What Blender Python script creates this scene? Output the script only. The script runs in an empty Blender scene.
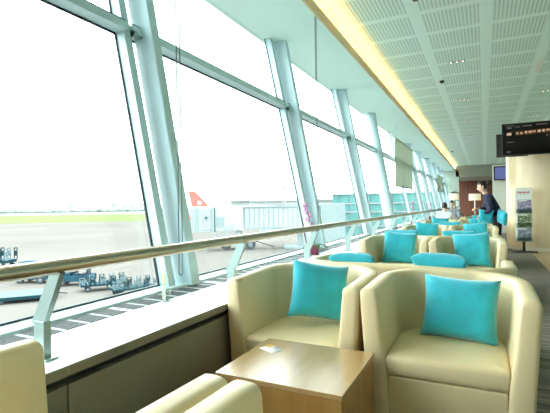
import bpy, bmesh, math, random
from mathutils import Vector, Matrix, noise
random.seed(7)
sc = bpy.context.scene
C = sc.collection
PI = math.pi

# ------------------------------------------------------------------ helpers
def link(o, parent=None):
    C.objects.link(o)
    if parent is not None:
        o.parent = parent
    return o

def tag(o, label=None, cat=None, group=None, kind=None):
    if label: o['label'] = label
    if cat: o['category'] = cat
    if group: o['group'] = group
    if kind: o['kind'] = kind
    return o

def thing(name, label, cat, loc=(0, 0, 0), rz=0, group=None):
    o = bpy.data.objects.new(name, None)
    o.empty_display_size = .1
    o.location = loc
    o.rotation_euler = (0, 0, rz)
    link(o)
    return tag(o, label, cat, group)

def obj(name, bm, mat, parent=None, smooth=None, label=None):
    bmesh.ops.recalc_face_normals(bm, faces=bm.faces[:])
    me = bpy.data.meshes.new(name)
    if smooth is not None:
        for f in bm.faces: f.smooth = True
        for e in bm.edges:
            if len(e.link_faces) == 2 and e.calc_face_angle(0) > math.radians(smooth):
                e.smooth = False
    bm.to_mesh(me); bm.free()
    me.materials.append(mat)
    o = bpy.data.objects.new(name, me)
    link(o, parent)
    if label: o['label'] = label
    return o

def struct(name, bm, mat, parent=None, smooth=None):
    o = obj(name, bm, mat, parent, smooth)
    if parent is None: o['kind'] = 'structure'
    return o

def copy_tree(o, parent=None):
    c = o.copy(); C.objects.link(c)
    if parent is not None: c.parent = parent
    for ch in list(o.children): copy_tree(ch, c)
    return c

def new(): return bmesh.new()

def box(bm, x0, x1, y0, y1, z0, z1, bev=0, M=None, seg=2):
    t = bmesh.new()
    bmesh.ops.create_cube(t, size=1)
    for v in t.verts:
        v.co = Vector(((x0 + x1) / 2 + v.co.x * (x1 - x0), (y0 + y1) / 2 + v.co.y * (y1 - y0), (z0 + z1) / 2 + v.co.z * (z1 - z0)))
    if bev:
        bmesh.ops.bevel(t, geom=t.edges[:], offset=bev, segments=seg, affect='EDGES', profile=.5)
    if M is not None: bmesh.ops.transform(t, matrix=M, verts=t.verts[:])
    merge(bm, t)
    return bm

def merge(bm, t):
    me = bpy.data.meshes.new('tmp'); t.to_mesh(me); t.free()
    bm.from_mesh(me); bpy.data.meshes.remove(me)

def tube(bm, pts, r, n=10, caps=True):
    pts = [Vector(p) for p in pts]
    rs = r if isinstance(r, (list, tuple)) else [r] * len(pts)
    rings = []
    prev = None
    for i, p in enumerate(pts):
        d = (pts[min(i + 1, len(pts) - 1)] - pts[max(i - 1, 0)]).normalized()
        if prev is None:
            a = Vector((0, 0, 1)) if abs(d.z) < .9 else Vector((1, 0, 0))
            u = d.cross(a).normalized()
        else:
            u = (prev - d * prev.dot(d)).normalized()
        w = d.cross(u); prev = u
        rings.append([bm.verts.new(p + (u * math.cos(2 * PI * k / n) + w * math.sin(2 * PI * k / n)) * rs[i]) for k in range(n)])
    for a, b in zip(rings, rings[1:]):
        for k in range(n):
            bm.faces.new((a[k], a[(k + 1) % n], b[(k + 1) % n], b[k]))
    if caps:
        bm.faces.new(rings[0][::-1]); bm.faces.new(rings[-1])
    return bm

def lathe(bm, prof, n=24, c=(0, 0, 0), M=None):
    t = bmesh.new()
    rings = []
    for r, z in prof:
        if r < 1e-5: rings.append([t.verts.new((0, 0, z))])
        else: rings.append([t.verts.new((r * math.cos(2 * PI * k / n), r * math.sin(2 * PI * k / n), z)) for k in range(n)])
    for a, b in zip(rings, rings[1:]):
        for k in range(n):
            k2 = (k + 1) % n
            if len(a) == 1 and len(b) == 1: continue
            if len(a) == 1: t.faces.new((a[0], b[k2], b[k]))
            elif len(b) == 1: t.faces.new((a[k], a[k2], b[0]))
            else: t.faces.new((a[k], a[k2], b[k2], b[k]))
    X = Matrix.Translation(c)
    if M is not None: X = X @ M
    bmesh.ops.transform(t, matrix=X, verts=t.verts[:])
    merge(bm, t)
    return bm

def cyl(bm, p0, p1, r, n=16): return tube(bm, [p0, p1], r, n)

# ------------------------------------------------------------------ materials
def mat(name, col, rough=.5, metal=0, var=.04, scale=20, bump=0, bscale=60, spec=.5, sheen=0, stretch=None, emis=None, es=0, coat=0):
    m = bpy.data.materials.new(name); m.use_nodes = True
    nt = m.node_tree; b = nt.nodes['Principled BSDF']
    tc = nt.nodes.new('ShaderNodeTexCoord'); mp = nt.nodes.new('ShaderNodeMapping')
    nt.links.new(tc.outputs['Object'], mp.inputs[0])
    if stretch: mp.inputs['Scale'].default_value = stretch
    nz = nt.nodes.new('ShaderNodeTexNoise'); nz.inputs['Scale'].default_value = scale; nz.inputs['Detail'].default_value = 4
    nt.links.new(mp.outputs[0], nz.inputs['Vector'])
    rp = nt.nodes.new('ShaderNodeValToRGB')
    rp.color_ramp.elements[0].position = .3; rp.color_ramp.elements[1].position = .7
    rp.color_ramp.elements[0].color = [max(0, c * (1 - var)) for c in col] + [1]
    rp.color_ramp.elements[1].color = [min(1, c * (1 + var)) for c in col] + [1]
    nt.links.new(nz.outputs['Fac'], rp.inputs[0]); nt.links.new(rp.outputs[0], b.inputs['Base Color'])
    b.inputs['Roughness'].default_value = rough; b.inputs['Metallic'].default_value = metal
    b.inputs['Specular IOR Level'].default_value = spec
    if sheen: b.inputs['Sheen Weight'].default_value = sheen
    if coat: b.inputs['Coat Weight'].default_value = coat; b.inputs['Coat Roughness'].default_value = .12
    if emis: b.inputs['Emission Color'].default_value = (*emis, 1); b.inputs['Emission Strength'].default_value = es
    if bump:
        n2 = nt.nodes.new('ShaderNodeTexNoise'); n2.inputs['Scale'].default_value = bscale; n2.inputs['Detail'].default_value = 3
        nt.links.new(mp.outputs[0], n2.inputs['Vector'])
        bp = nt.nodes.new('ShaderNodeBump'); bp.inputs['Strength'].default_value = bump; bp.inputs['Distance'].default_value = .01
        nt.links.new(n2.outputs['Fac'], bp.inputs['Height']); nt.links.new(bp.outputs[0], b.inputs['Normal'])
    return m

def wood(name, c1, c2, rough=.4, stretch=(1, 1, .08), scale=18, coat=0):
    m = mat(name, c1, rough, scale=scale, stretch=stretch, coat=coat)
    rp = [n for n in m.node_tree.nodes if n.type == 'VALTORGB'][0]
    rp.color_ramp.elements[0].color = (*c1, 1); rp.color_ramp.elements[1].color = (*c2, 1)
    rp.color_ramp.elements[0].position = .35; rp.color_ramp.elements[1].position = .68
    return m

def emission(name, col, s):
    m = bpy.data.materials.new(name); m.use_nodes = True
    nt = m.node_tree; nt.nodes.clear()
    e = nt.nodes.new('ShaderNodeEmission'); o = nt.nodes.new('ShaderNodeOutputMaterial')
    e.inputs[0].default_value = (*col, 1); e.inputs[1].default_value = s
    nt.links.new(e.outputs[0], o.inputs[0]); return m

def glass(name, tint, gloss=.1):
    m = bpy.data.materials.new(name); m.use_nodes = True
    nt = m.node_tree; nt.nodes.clear()
    t = nt.nodes.new('ShaderNodeBsdfTransparent'); t.inputs[0].default_value = (*tint, 1)
    g = nt.nodes.new('ShaderNodeBsdfGlossy'); g.inputs['Roughness'].default_value = .02
    fr = nt.nodes.new('ShaderNodeFresnel'); fr.inputs[0].default_value = 1.45
    mu = nt.nodes.new('ShaderNodeMath'); mu.operation = 'MULTIPLY'; mu.inputs[1].default_value = gloss * 10
    mx = nt.nodes.new('ShaderNodeMixShader'); o = nt.nodes.new('ShaderNodeOutputMaterial')
    nt.links.new(fr.outputs[0], mu.inputs[0]); nt.links.new(mu.outputs[0], mx.inputs[0])
    nt.links.new(t.outputs[0], mx.inputs[1]); nt.links.new(g.outputs[0], mx.inputs[2]); nt.links.new(mx.outputs[0], o.inputs[0])
    return m

M_ = {}
M_['cream'] = mat('cream leather', (.76, .63, .385), .42, var=.03, scale=6, bump=.03, bscale=260)
M_['teal'] = mat('turquoise velvet', (0.012, 0.42, 0.54), .75, var=.14, scale=9, bump=.12, bscale=30, sheen=.5)
M_['frame'] = mat('teal-cast painted aluminium', (0.54, 0.71, 0.75), .35, var=.02, scale=4)  # daylight's teal cast from the glazing mixed into this colour
M_['gasket'] = mat('dark rubber gasket', (.02, .03, .035), .5)
M_['sill'] = mat('white solid surface', (.86, .87, .87), .16, var=.01, scale=3)
M_['panel'] = mat('shaded taupe laminate', (0.25, 0.23, 0.165), .4, var=.03, scale=5)  # shade on the counter front worked into the colour
M_['recess'] = mat('black recess', (.015, .014, .012), .6)
M_['rail'] = mat('carpet-warmed satin steel', (.46, .39, .30), .3, metal=1, var=.03, scale=8, stretch=(1, .05, 1))  # warm brown of the reflected carpet put into the base colour
M_['post'] = mat('brushed post steel', (0.32, 0.41, 0.39), .35, metal=.75, var=.03, scale=8)
M_['plaster'] = mat('teal-cast soffit paint', (0.74, 0.97, 0.93), .7, var=.008, scale=2)  # teal cast of light through tinted glass put into base colour
M_['lip'] = mat('cream cove lip', (0.74, 0.58, 0.33), .5)
M_['tabletop'] = wood('light maple veneer', (.46, .28, .115), (.54, .345, .16), .28, (1.2, .12, 1), 14, coat=1)
M_['tabletop'].node_tree.nodes['Principled BSDF'].inputs['Coat Roughness'].default_value = .2
M_['tableside'] = wood('honey maple veneer', (.37, .19, .055), (.47, .265, .09), .35, (1, 1, .1), 16)
M_['pillar'] = wood('pale maple cladding', (.66, .52, .31), (.74, .60, .39), .35, (1, 1, .10), 5, coat=.15)
M_['darkwood'] = wood('walnut wall cladding', (.060, .019, .006), (.11, .036, .011), .7, (1, 1, .1), 6)
M_['white'] = mat('white paint', (.84, .84, .78), .6, var=.01)
M_['black'] = mat('black plastic', (.012, .012, .014), .35)
M_['blackmetal'] = mat('black powder coat', (.02, .02, .022), .4, metal=.3)
M_['greenwall'] = mat('grey green fabric panel', (.42, .50, .44), .8, var=.05, scale=3, stretch=(8, 8, .2))
M_['blind'] = mat('sage roller blind fabric', (.40, .47, .40), .8, var=.04, scale=30, stretch=(1, 4, .3))
M_['paper'] = mat('white paper', (.85, .84, .82), .6)
M_['skin'] = mat('skin', (.72, .48, .35), .5)
M_['hair'] = mat('black hair', (.015, .012, .012), .45)
M_['navy'] = mat('navy uniform cloth', (.012, .018, .05), .8)
M_['trouser'] = mat('black trouser cloth', (.012, .012, .018), .8)
M_['greyshirt'] = mat('blue grey shirt cloth', (.36, .40, .50), .8)
M_['whiteshirt'] = mat('white shirt cloth', (.75, .80, .84), .8)
M_['shade'] = mat('cream lamp shade', (.85, .80, .64), .7, emis=(1, .85, .6), es=.35)
M_['chrome'] = mat('satin chrome', (.7, .7, .68), .25, metal=1)
M_['pot'] = mat('plum glazed pot', (.16, .02, .06), .3)
M_['leaf'] = mat('orchid leaf', (.10, .22, .06), .4)
M_['petal'] = mat('pink purple petal', (.50, .24, .42), .6, var=.2)
M_['acrylic'] = glass('clear acrylic', (.86, .93, .90), .12)
M_['glass'] = glass('green tinted glass', (.90, .96, .95), .012)

def translucent(name, col):
    m = mat(name, col, .8, scale=30, stretch=(1, 4, .3))
    nt = m.node_tree; b = nt.nodes['Principled BSDF']; o = [n for n in nt.nodes if n.type == 'OUTPUT_MATERIAL'][0]
    t = nt.nodes.new('ShaderNodeBsdfTranslucent'); t.inputs[0].default_value = (*[c * .8 for c in col], 1)
    mx = nt.nodes.new('ShaderNodeMixShader'); mx.inputs[0].default_value = .55
    nt.links.new(b.outputs[0], mx.inputs[1]); nt.links.new(t.outputs[0], mx.inputs[2]); nt.links.new(mx.outputs[0], o.inputs[0])
    return m
M_['blind'] = translucent('sage roller blind fabric', (.60, .65, .56))
# ceiling perforated panels
def ceiling_mat():
    m = mat('perforated metal ceiling', (.60, .74, .66), .6)
    nt = m.node_tree; b = nt.nodes['Principled BSDF']; L = nt.links
    tc = nt.nodes.new('ShaderNodeTexCoord'); sp = nt.nodes.new('ShaderNodeSeparateXYZ')
    L.new(tc.outputs['Object'], sp.inputs[0])
    def mth(op, a, bb=None, cl=False):
        n = nt.nodes.new('ShaderNodeMath'); n.operation = op; n.use_clamp = cl
        for i, v in enumerate((a, bb)):
            if v is None: continue
            if hasattr(v, 'links') or hasattr(v, 'is_output'): L.new(v, n.inputs[i])
            else: n.inputs[i].default_value = v
        return n.outputs[0]
    fx = mth('FRACT', mth('DIVIDE', mth('ADD', sp.outputs[0], 98 - .052), .98))
    fy = mth('FRACT', mth('DIVIDE', mth('ADD', sp.outputs[1], 90.3 - 6.83), .903))
    dx = mth('ABSOLUTE', mth('SUBTRACT', fx, .5)); dy = mth('ABSOLUTE', mth('SUBTRACT', fy, .5))
    panel = mth('MULTIPLY', mth('LESS_THAN', dx, .41), mth('LESS_THAN', dy, .425))
    slot = mth('LESS_THAN', mth('FRACT', mth('MULTIPLY', sp.outputs[0], 18.1)), .42)
    seg = mth('LESS_THAN', mth('FRACT', mth('MULTIPLY', sp.outputs[1], 9.0)), .75)
    f = mth('MULTIPLY', panel, slot)
    mx = nt.nodes.new('ShaderNodeMix'); mx.data_type = 'RGBA'
    band = nt.nodes.new('ShaderNodeMix'); band.data_type = 'RGBA'
    band.inputs[6].default_value = (.79, .98, .92, 1); band.inputs[7].default_value = (.73, .92, .86, 1)  # mint tones hold the teal cast of glass-filtered daylight
    L.new(panel, band.inputs[0])
    L.new(f, mx.inputs[0]); L.new(band.outputs[2], mx.inputs[6]); mx.inputs[7].default_value = (.52, .67, .62, 1)
    L.new(mx.outputs[2], b.inputs['Base Color'])
    return m
M_['ceiling'] = ceiling_mat()

def carpet_mat():
    m = mat('streaked grey brown carpet', (.2, .17, .14), .9, scale=1)
    nt = m.node_tree; L = nt.links
    rp = [n for n in nt.nodes if n.type == 'VALTORGB'][0]
    mp = [n for n in nt.nodes if n.type == 'MAPPING'][0]; mp.inputs['Scale'].default_value = (1.2, 26, 1)
    nz = [n for n in nt.nodes if n.type == 'TEX_NOISE'][0]; nz.inputs['Detail'].default_value = 6; nz.inputs['Scale'].default_value = 1
    e = rp.color_ramp.elements
    e[0].position = .36; e[1].position = .66
    e[0].color = (.085, .07, .055, 1); e[1].color = (.26, .225, .18, 1)
    return m
M_['carpet'] = carpet_mat()
M_['woodfloor'] = wood('tan plank floor', (.38, .26, .13), (.50, .36, .20), .4, (8, .3, 1), 3)
# exterior
M_['apron'] = mat('pale concrete apron', (0.128, 0.117, 0.107), .9, var=.10, scale=.05, spec=0)
M_['grass'] = mat('bright airfield grass', (0.12, 0.15, 0.062), .9, var=.10, scale=.03, spec=0)
M_['farfield'] = mat('hazy pale field', (0.165, 0.18, 0.155), .9, var=.06, scale=.01, spec=0)  # haze of distance mixed into the colours of field, buildings, trees
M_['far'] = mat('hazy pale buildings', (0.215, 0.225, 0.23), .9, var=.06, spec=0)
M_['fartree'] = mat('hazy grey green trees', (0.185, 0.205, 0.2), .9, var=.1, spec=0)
M_['bridge'] = mat('white ribbed bridge steel', (0.3, 0.34, 0.34), .6, var=.02, spec=0)
M_['bridgegrey'] = mat('grey bridge steel', (0.19, 0.235, 0.24), .6, spec=0)
M_['bridgedark'] = mat('dark bridge window', (0.03, 0.05, 0.055), .3, spec=0)
M_['tyre'] = mat('black tyre rubber', (.02, .02, .022), .8)
M_['cart'] = mat('glass-tinted cart steel', (0.013, 0.034, 0.043), .6, var=.1, spec=0)  # blue cast of the window glass mixed into the steel
M_['cartlight'] = mat('galvanised cart steel', (0.11, 0.15, 0.165), .5, spec=0)
M_['tblue'] = mat('tractor blue paint', (0.02, 0.055, 0.078), .5, spec=0)
M_['red'] = mat('haze-paled airline red', (0.4, 0.11, 0.09), .5, spec=0)  # red lightened to include the distance haze
M_['planewhite'] = mat('aircraft white paint', (0.24, 0.245, 0.25), .4, spec=0)
M_['glassbuild'] = mat('teal curtain glass', (0.08, 0.2, 0.19), .25, var=.15, scale=.4, spec=0)
M_['orange'] = mat('orange print', (.75, .42, .08), .6)
M_['printgrey'] = mat('grey blue print', (.45, .48, .55), .6)
M_['redprint'] = mat('dark red print', (.55, .025, .02), .6)

# ------------------------------------------------------------------ setting
YB, YE, YF = -4.2, 36.0, 44.0
SILL = .614
LEAN = .21
def gx(z, n=0): return -(2.31 + LEAN * (z - SILL)) + n
def slant(bm, y0, y1, z0, z1, n0, n1, bev=0):
    t = bmesh.new(); box(t, n0, n1, y0, y1, z0, z1, bev)
    for v in t.verts: v.co.x += gx(v.co.z)
    merge(bm, t); return bm

bm = new(); box(bm, -2.6, 1.05, YB, YF, -.12, 0); struct('floor', bm, M_['carpet'])
bm = new(); box(bm, 1.05, 7.0, YB, YF, -.12, .0); struct('floor.001', bm, M_['woodfloor'])
bm = new(); box(bm, 7.0, 7.15, YB, YF, 0, 4.6); struct('wall_right', bm, M_['plaster'])
bm = new(); box(bm, -3.3, 7.15, YB - .15, YB, 0, 4.6); struct('wall_back', bm, M_['darkwood'])
bm = new(); box(bm, -3.3, 7.15, YF, YF + .15, 0, 4.6); struct('wall_front', bm, M_['darkwood'])
bm = new(); box(bm, -3.2, 7.0, YB, YE, 4.15, 4.27); struct('ceiling', bm, M_['ceiling'])
# lowered ceiling at the far end
bm = new(); box(bm, -1.95, 7.0, YE, YF, 3.3, 4.27); struct('ceiling.001', bm, mat('grey green ceiling paint', (.24, .26, .22), .7))
# window soffit and its cove lip
bm = new(); box(bm, -3.05, -1.99, YB, YF, 3.77, 3.79); struct('soffit', bm, M_['plaster'])
bm = new(); box(bm, -1.99, -1.955, YB, YE, 3.765, 3.90, .006); struct('trim_1', bm, M_['lip'])
# far partition beside the windows
bm = new(); box(bm, -3.0, -1.72, YE, YE + .12, 0, 3.77)
struct('wall_left', bm, M_['greenwall'])

# low wall under the windows: top, fronts and grille
low = thing('window_sill', None, None); low['kind'] = 'structure'
bm = new(); box(bm, -2.33, -1.522, YB, YE, .572, SILL, .003); obj('sill_top', bm, M_['sill'], low)
bm = new(); box(bm, -2.33, -1.57, YB, YE, 0, .572); obj('recess_board', bm, M_['recess'], low)
y = 1.19 - 3.15 * 1
while y < YE:
    y1 = min(y + 3.15, YE)
    bm = new(); box(bm, -1.57, -1.528, y + .004, y1 - .004, .08, .532, .002); obj('front_panel', bm, M_['panel'], low)
    bm = new(); box(bm, -1.522, -1.5185, y + .002, y1 - .002, .570, .6125); obj('edge_strip', bm, M_['panel'], low)
    y = y1
# raised ledge under the glass
bm = new(); box(bm, -2.31, -2.15, YB, YE, SILL, SILL + .018, .004); obj('ledge', bm, M_['frame'], low)
y = -2.0
while y < YE - 1:
    bm = new(); box(bm, -2.13, -1.96, y, y + .95, SILL - .002, SILL + .003)
    g = obj('air_grille', bm, mat_grille if 'mat_grille' in globals() else M_['recess'], low)
    y += 1.0

def grille_mat():
    m = mat('dark linear grille', (.10, .11, .11), .7, spec=.15)
    nt = m.node_tree; L = nt.links; b = nt.nodes['Principled BSDF']
    tc = nt.nodes.new('ShaderNodeTexCoord'); sp = nt.nodes.new('ShaderNodeSeparateXYZ'); L.new(tc.outputs['Object'], sp.inputs[0])
    def mm(op, a, v):
        n = nt.nodes.new('ShaderNodeMath'); n.operation = op; L.new(a, n.inputs[0]); n.inputs[1].default_value = v; return n.outputs[0]
    a = mm('LESS_THAN', mm('FRACT', mm('MULTIPLY', sp.outputs[1], 6.67), 0), .16)
    c = mm('LESS_THAN', mm('FRACT', mm('MULTIPLY', sp.outputs[0], 60), 0), .12)
    n = nt.nodes.new('ShaderNodeMath'); n.operation = 'MAXIMUM'; L.new(a, n.inputs[0]); L.new(c, n.inputs[1])
    mx = nt.nodes.new('ShaderNodeMix'); mx.data_type = 'RGBA'
    mx.inputs[6].default_value = (.018, .02, .02, 1); mx.inputs[7].default_value = (.42, .45, .45, 1)
    L.new(n.outputs[0], mx.inputs[0]); L.new(mx.outputs[2], b.inputs['Base Color'])
    return m
gm = grille_mat()
for o in low.children:
    if o.name.startswith('air_grille'): o.data.materials[0] = gm

# window bays
ZT0, ZT1 = 2.70, 2.775
k0, k1 = -2, 12
win = 0
for k in range(k0, k1):
    ym = 2.62 + 3.15 * k
    ya, yb = ym + .08, min(ym + 3.15, YE)
    if ya < YB: ya = YB
    if yb - ya < .5: continue
    win += 1
    w = thing('window_%d' % win, None, None); w['kind'] = 'structure'
    bm = new(); slant(bm, ya, yb, SILL + .012, ZT0, -.008, .008); obj('lower_pane', bm, M_['glass'], w)
    bm = new(); slant(bm, ya, yb, ZT1, 3.775, -.008, .008); obj('upper_pane', bm, M_['glass'], w)
    bm = new(); slant(bm, ya, yb, ZT0, ZT1, 0, .15, .004); obj('transom', bm, M_['frame'], w)
    bm = new(); slant(bm, yb, yb + .08, SILL, 3.772, 0, .11, .003); obj('mullion', bm, M_['frame'], w)
    bm = new()
    slant(bm, yb - .014, yb, SILL + .012, 3.77, .008, .02)
    slant(bm, ya, ya + .012, SILL + .012, 3.77, .008, .02)
    slant(bm, ya, yb, ZT0 - .018, ZT0, .008, .022)
    slant(bm, ya, yb, SILL + .012, SILL + .030, .008, .02)
    slant(bm, ya, yb, ZT1 + .001, ZT1 + .008, .135, .149)
    slant(bm, yb + .08, yb + .09, SILL + .01, 3.77, .02, .10)
    obj('gasket', bm, M_['gasket'], w)

# leaning steel columns behind the mullions
def column(y, round_=False):
    bm = new()
    if round_:
        tube(bm, [(-2.27, y, SILL), (-2.27 - .175 * 3.155, y, 3.772)], .15, 24)
        M = None
    else:
        t = bmesh.new(); box(t, 0, 1, y, y + .105, SILL, 3.772, 0)
        for v in t.verts:
            h = v.co.z - SILL
            v.co.x = -(2.102 + .189 * h) if v.co.x > .5 else -(2.281 + .20 * h)
        bmesh.ops.bevel(t, geom=t.edges[:], offset=.006, segments=2, affect='EDGES')
        merge(bm, t)
    c = struct('column', bm, M_['frame'], None, 40)
    # bolted bracket at the transom
    b2 = new(); cyl(b2, (-2.62, y - .10, 2.70), (-2.62, y + .005, 2.70), .022, 12); cyl(b2, (-2.62, y - .10, 2.70), (-2.62, y - .065, 2.70), .036, 12)
    obj('bracket', b2, M_['post'], c, 40)
for k in (-2, -1, 0, 1, 2): column(2.79 + 3.15 * k)
column(11.85, True)
for k in (5, 6, 7, 8, 9, 10): column(2.79 + 3.15 * k)

# ------------------------------------------------------------------ handrail
rail = thing('handrail', 'long warm toned tubular handrail on bent flat posts along the window sill', 'handrail', (0, 0, 0))
bm = new(); tube(bm, [(-1.59, YB + .3, 1.009), (-1.59, YE - .5, 1.009)], .032, 20); obj('rail_tube', bm, M_['rail'], rail, 40)
pm = None
y = 1.18 - 1.52 * 2
while y < YE - 1:
    if pm is None:
        bm = new()
        box(bm, -1.725, -1.66, 0, .036, SILL, .775, .003)
        box(bm, -1.76, -1.63, -.012, .048, SILL, SILL + .008, .002)
        # inclined blade
        pts = [(-1.745, .765), (-1.675, .745), (-1.56, .985), (-1.615, .995)]
        a = [bm.verts.new((x, .004, z)) for x, z in pts]; b = [bm.verts.new((x, .03, z)) for x, z in pts]
        bm.faces.new(a); bm.faces.new(b[::-1])
        for i in range(4): bm.faces.new((a[i], a[(i + 1) % 4], b[(i + 1) % 4], b[i]))
        o = obj('post', bm, M_['post'], rail); pm = o.data
    else:
        o = bpy.data.objects.new('post', pm); link(o, rail)
    o.location.y = y
    y += 1.52

# ------------------------------------------------------------------ tub chairs and sofas
def u_path(W, D, R, n=10, ext=0):
    """left arm front -> round the back -> right arm front; (x, y, nx, ny) with inward normals"""
    hw, hd = W / 2, D / 2
    pts = []
    for i in range(7): pts.append((-hw, -hd + (2 * hd - R) * i / 7, 1, 0))
    for i in range(n + 1):
        a = PI - PI / 2 * i / n
        pts.append((-hw + R + R * math.cos(a), hd - R + R * math.sin(a), -math.cos(a), -math.sin(a)))
    m = 8 if W > 1 else 3
    for i in range(1, m): pts.append((-hw + R + (2 * hw - 2 * R) * i / m, hd, 0, -1))
    for i in range(n + 1):
        a = PI / 2 - PI / 2 * i / n
        pts.append((hw - R + R * math.cos(a), hd - R + R * math.sin(a), -math.cos(a), -math.sin(a)))
    for i in range(6, -1, -1): pts.append((hw, -hd + (2 * hd - R) * i / 7, -1, 0))
    return pts

def shell_bm(W, D, R=.34):
    bm = new()
    path = u_path(W, D, R)
    prof = [(.055, .07), (.042, .10), (.028, .35), (.008, .62), (.001, .73), (.003, .748), (.012, .760), (.028, .766), (.055, .767),
            (.078, .765), (.092, .757), (.099, .742), (.104, .68), (.125, .45), (.140, .36), (.16, .10), (.155, .07)]
    def ring(p, sh=1.0, dy=0.0):
        x, y, nx, ny = p
        k = (y + D / 2) / D                      # 0 front .. 1 back
        out = []
        for o, z in prof:
            oo = .07 + (o - .07) * sh
            zz = z - (.022 * (1 - k)) * max(0, min(1, (z - .3) / .45))
            if sh < 1: zz = .40 + (zz - .40) * (1 - (1 - sh) * .25)
            rr = .0
            out.append(bm.verts.new((x + nx * oo, y + ny * oo + dy, zz)))
        return out
    rings = [ring(path[0], .60, -.017), ring(path[0], .86, -.013), ring(path[0], .96, -.006)]
    rings += [ring(p) for p in path]
    rings += [ring(path[-1], .96, -.006), ring(path[-1], .86, -.013), ring(path[-1], .60, -.017)]
    n = len(prof)
    for a, b in zip(rings, rings[1:]):
        for i in range(n):
            bm.faces.new((a[i], a[(i + 1) % n], b[(i + 1) % n], b[i]))
    bm.faces.new(rings[0]); bm.faces.new(rings[-1][::-1])
    return bm

def cushion_bm(x0, x1, D, R, rl, rr, zb=.30, zt=.405):
    """seat cushion; rl / rr: round the left / right back corner"""
    bm = new()
    hd = D / 2
    yb, yf = hd - .135, -hd - .004
    out = []
    def corner(cx, cy, r, a0, a1, n=6):
        for i in range(n + 1):
            a = a0 + (a1 - a0) * i / n
            out.append((cx + r * math.cos(a), cy + r * math.sin(a)))
    rB = R - .12
    corner(x0 + .02, yf + .02, .02, PI * 1.5, PI, 3)
    r1 = rB if rl else .03
    corner(x0 + r1, yb - r1, r1, PI, PI / 2)
    r1 = rB if rr else .03
    corner(x1 - r1, yb - r1, r1, PI / 2, 0)
    corner(x1 - .02, yf + .02, .02, 0, -PI / 2, 3)
    cx, cy = (x0 + x1) / 2, (yb + yf) / 2
    hx, hy = (x1 - x0) / 2, (yb - yf) / 2
    levels = [(.012, zb), (.002, zb + .012), (0, zb + .03), (0, zt - .03), (.006, zt - .014), (.02, zt - .004), (.05, zt + .003), (.12, zt + .010), (.22, zt + .014)]
    rings = []
    for ins, z in levels:
        rings.append([bm.verts.new((cx + (x - cx) * (1 - ins / hx), cy + (y - cy) * (1 - ins / hy), z)) for x, y in out])
    n = len(out)
    for a, b in zip(rings, rings[1:]):
        for i in range(n): bm.faces.new((a[i], a[(i + 1) % n], b[(i + 1) % n], b[i]))
    bm.faces.new(rings[0][::-1]); bm.faces.new(rings[-1])
    return bm

def make_seat(name, label, cat, W, D, R, seats, group):
    t = thing(name, label, cat, (0, 0, 0), 0, group)
    obj('tub_shell', shell_bm(W, D, R), M_['cream'], t, 40)
    bm = new(); box(bm, -W / 2 + .15, W / 2 - .15, -D / 2 + .004, -D / 2 + .05, .07, .296, .008); obj('front_panel', bm, M_['cream'], t)
    iw = W - .265
    for i in range(seats):
        x0 = -iw / 2 + iw * i / seats + .001; x1 = -iw / 2 + iw * (i + 1) / seats - .001
        obj('seat_cushion', cushion_bm(x0, x1, D, R, i == 0, i == seats - 1), M_['cream'], t, 50)
    for sx in (-1, 1):
        for sy in (-1, 1):
            bm = new(); lathe(bm, [(0, 0), (.018, 0), (.024, .072), (0, .072)], 12, (sx * (W / 2 - .12), sy * (D / 2 - .12), 0)); obj('leg', bm, M_['blackmetal'], t)
    return t

CW, CD = .884, .80
chair0 = make_seat('tub_chair', 'x', 'chair', CW, CD, .34, 1, 'cream tub chairs in pairs')
sofa0 = make_seat('sofa', 'x', 'sofa', 1.735, CD, .34, 2, 'cream sofas behind the tub chairs')
XL, XR = -1.079, -.194      # chair centres
used = {'c': False, 's': False}
def chair(x, y, rz, label):
    o = chair0 if not used['c'] else copy_tree(chair0)
    used['c'] = True
    o.location = (x, y, 0); o.rotation_euler = (0, 0, rz); o['label'] = label
    return o
def sofa(x, y, rz, label):
    o = sofa0 if not used['s'] else copy_tree(sofa0)
    used['s'] = True
    o.location = (x, y, 0); o.rotation_euler = (0, 0, rz); o['label'] = label
    return o

o = chair(XL, .60, PI, 'cream tub chair seen from behind at the lower left, beside the sill'); o.scale.z = 1.045
o = chair(XR - .0, .60, PI, 'cream tub chair at the bottom edge, only its arm end showing before the table'); o.scale.z = 1.045
F0 = 2.345
clabel = [
    ('cream tub chair behind the wooden table, pushed against the window sill', 'large cream tub chair at front right beside the open aisle'),
    ('cream tub chair by the window in the second facing pair', 'cream tub chair on the aisle in the second facing pair'),
    ('cream tub chair by the window in the third facing pair', 'cream tub chair on the aisle in the third facing pair, before the attendant'),
    ('small distant cream tub chair by the window in the fourth facing pair', 'small distant cream tub chair on the aisle in the fourth facing pair'),
    ('distant cream tub chair with the man in grey sitting in it', 'farthest cream tub chair on the aisle, next to the seated man'),
]
for k in range(5):
    yc = F0 + 3.3 * k + CD / 2 + .03
    chair(XL, yc, 0, clabel[k][0]); chair(XR, yc, 0, clabel[k][1])
slabel = ['cream two seat sofa with its back to the two front tub chairs', 'cream two seat sofa backing onto the second pair of tub chairs',
          'cream two seat sofa backing onto the third pair, behind the attendant', 'distant cream two seat sofa with a dark haired person sitting on it']
for k in range(4):
    sofa((XL + XR) / 2, 3.47 + 3.3 * k + CD / 2, PI, slabel[k])

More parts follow.
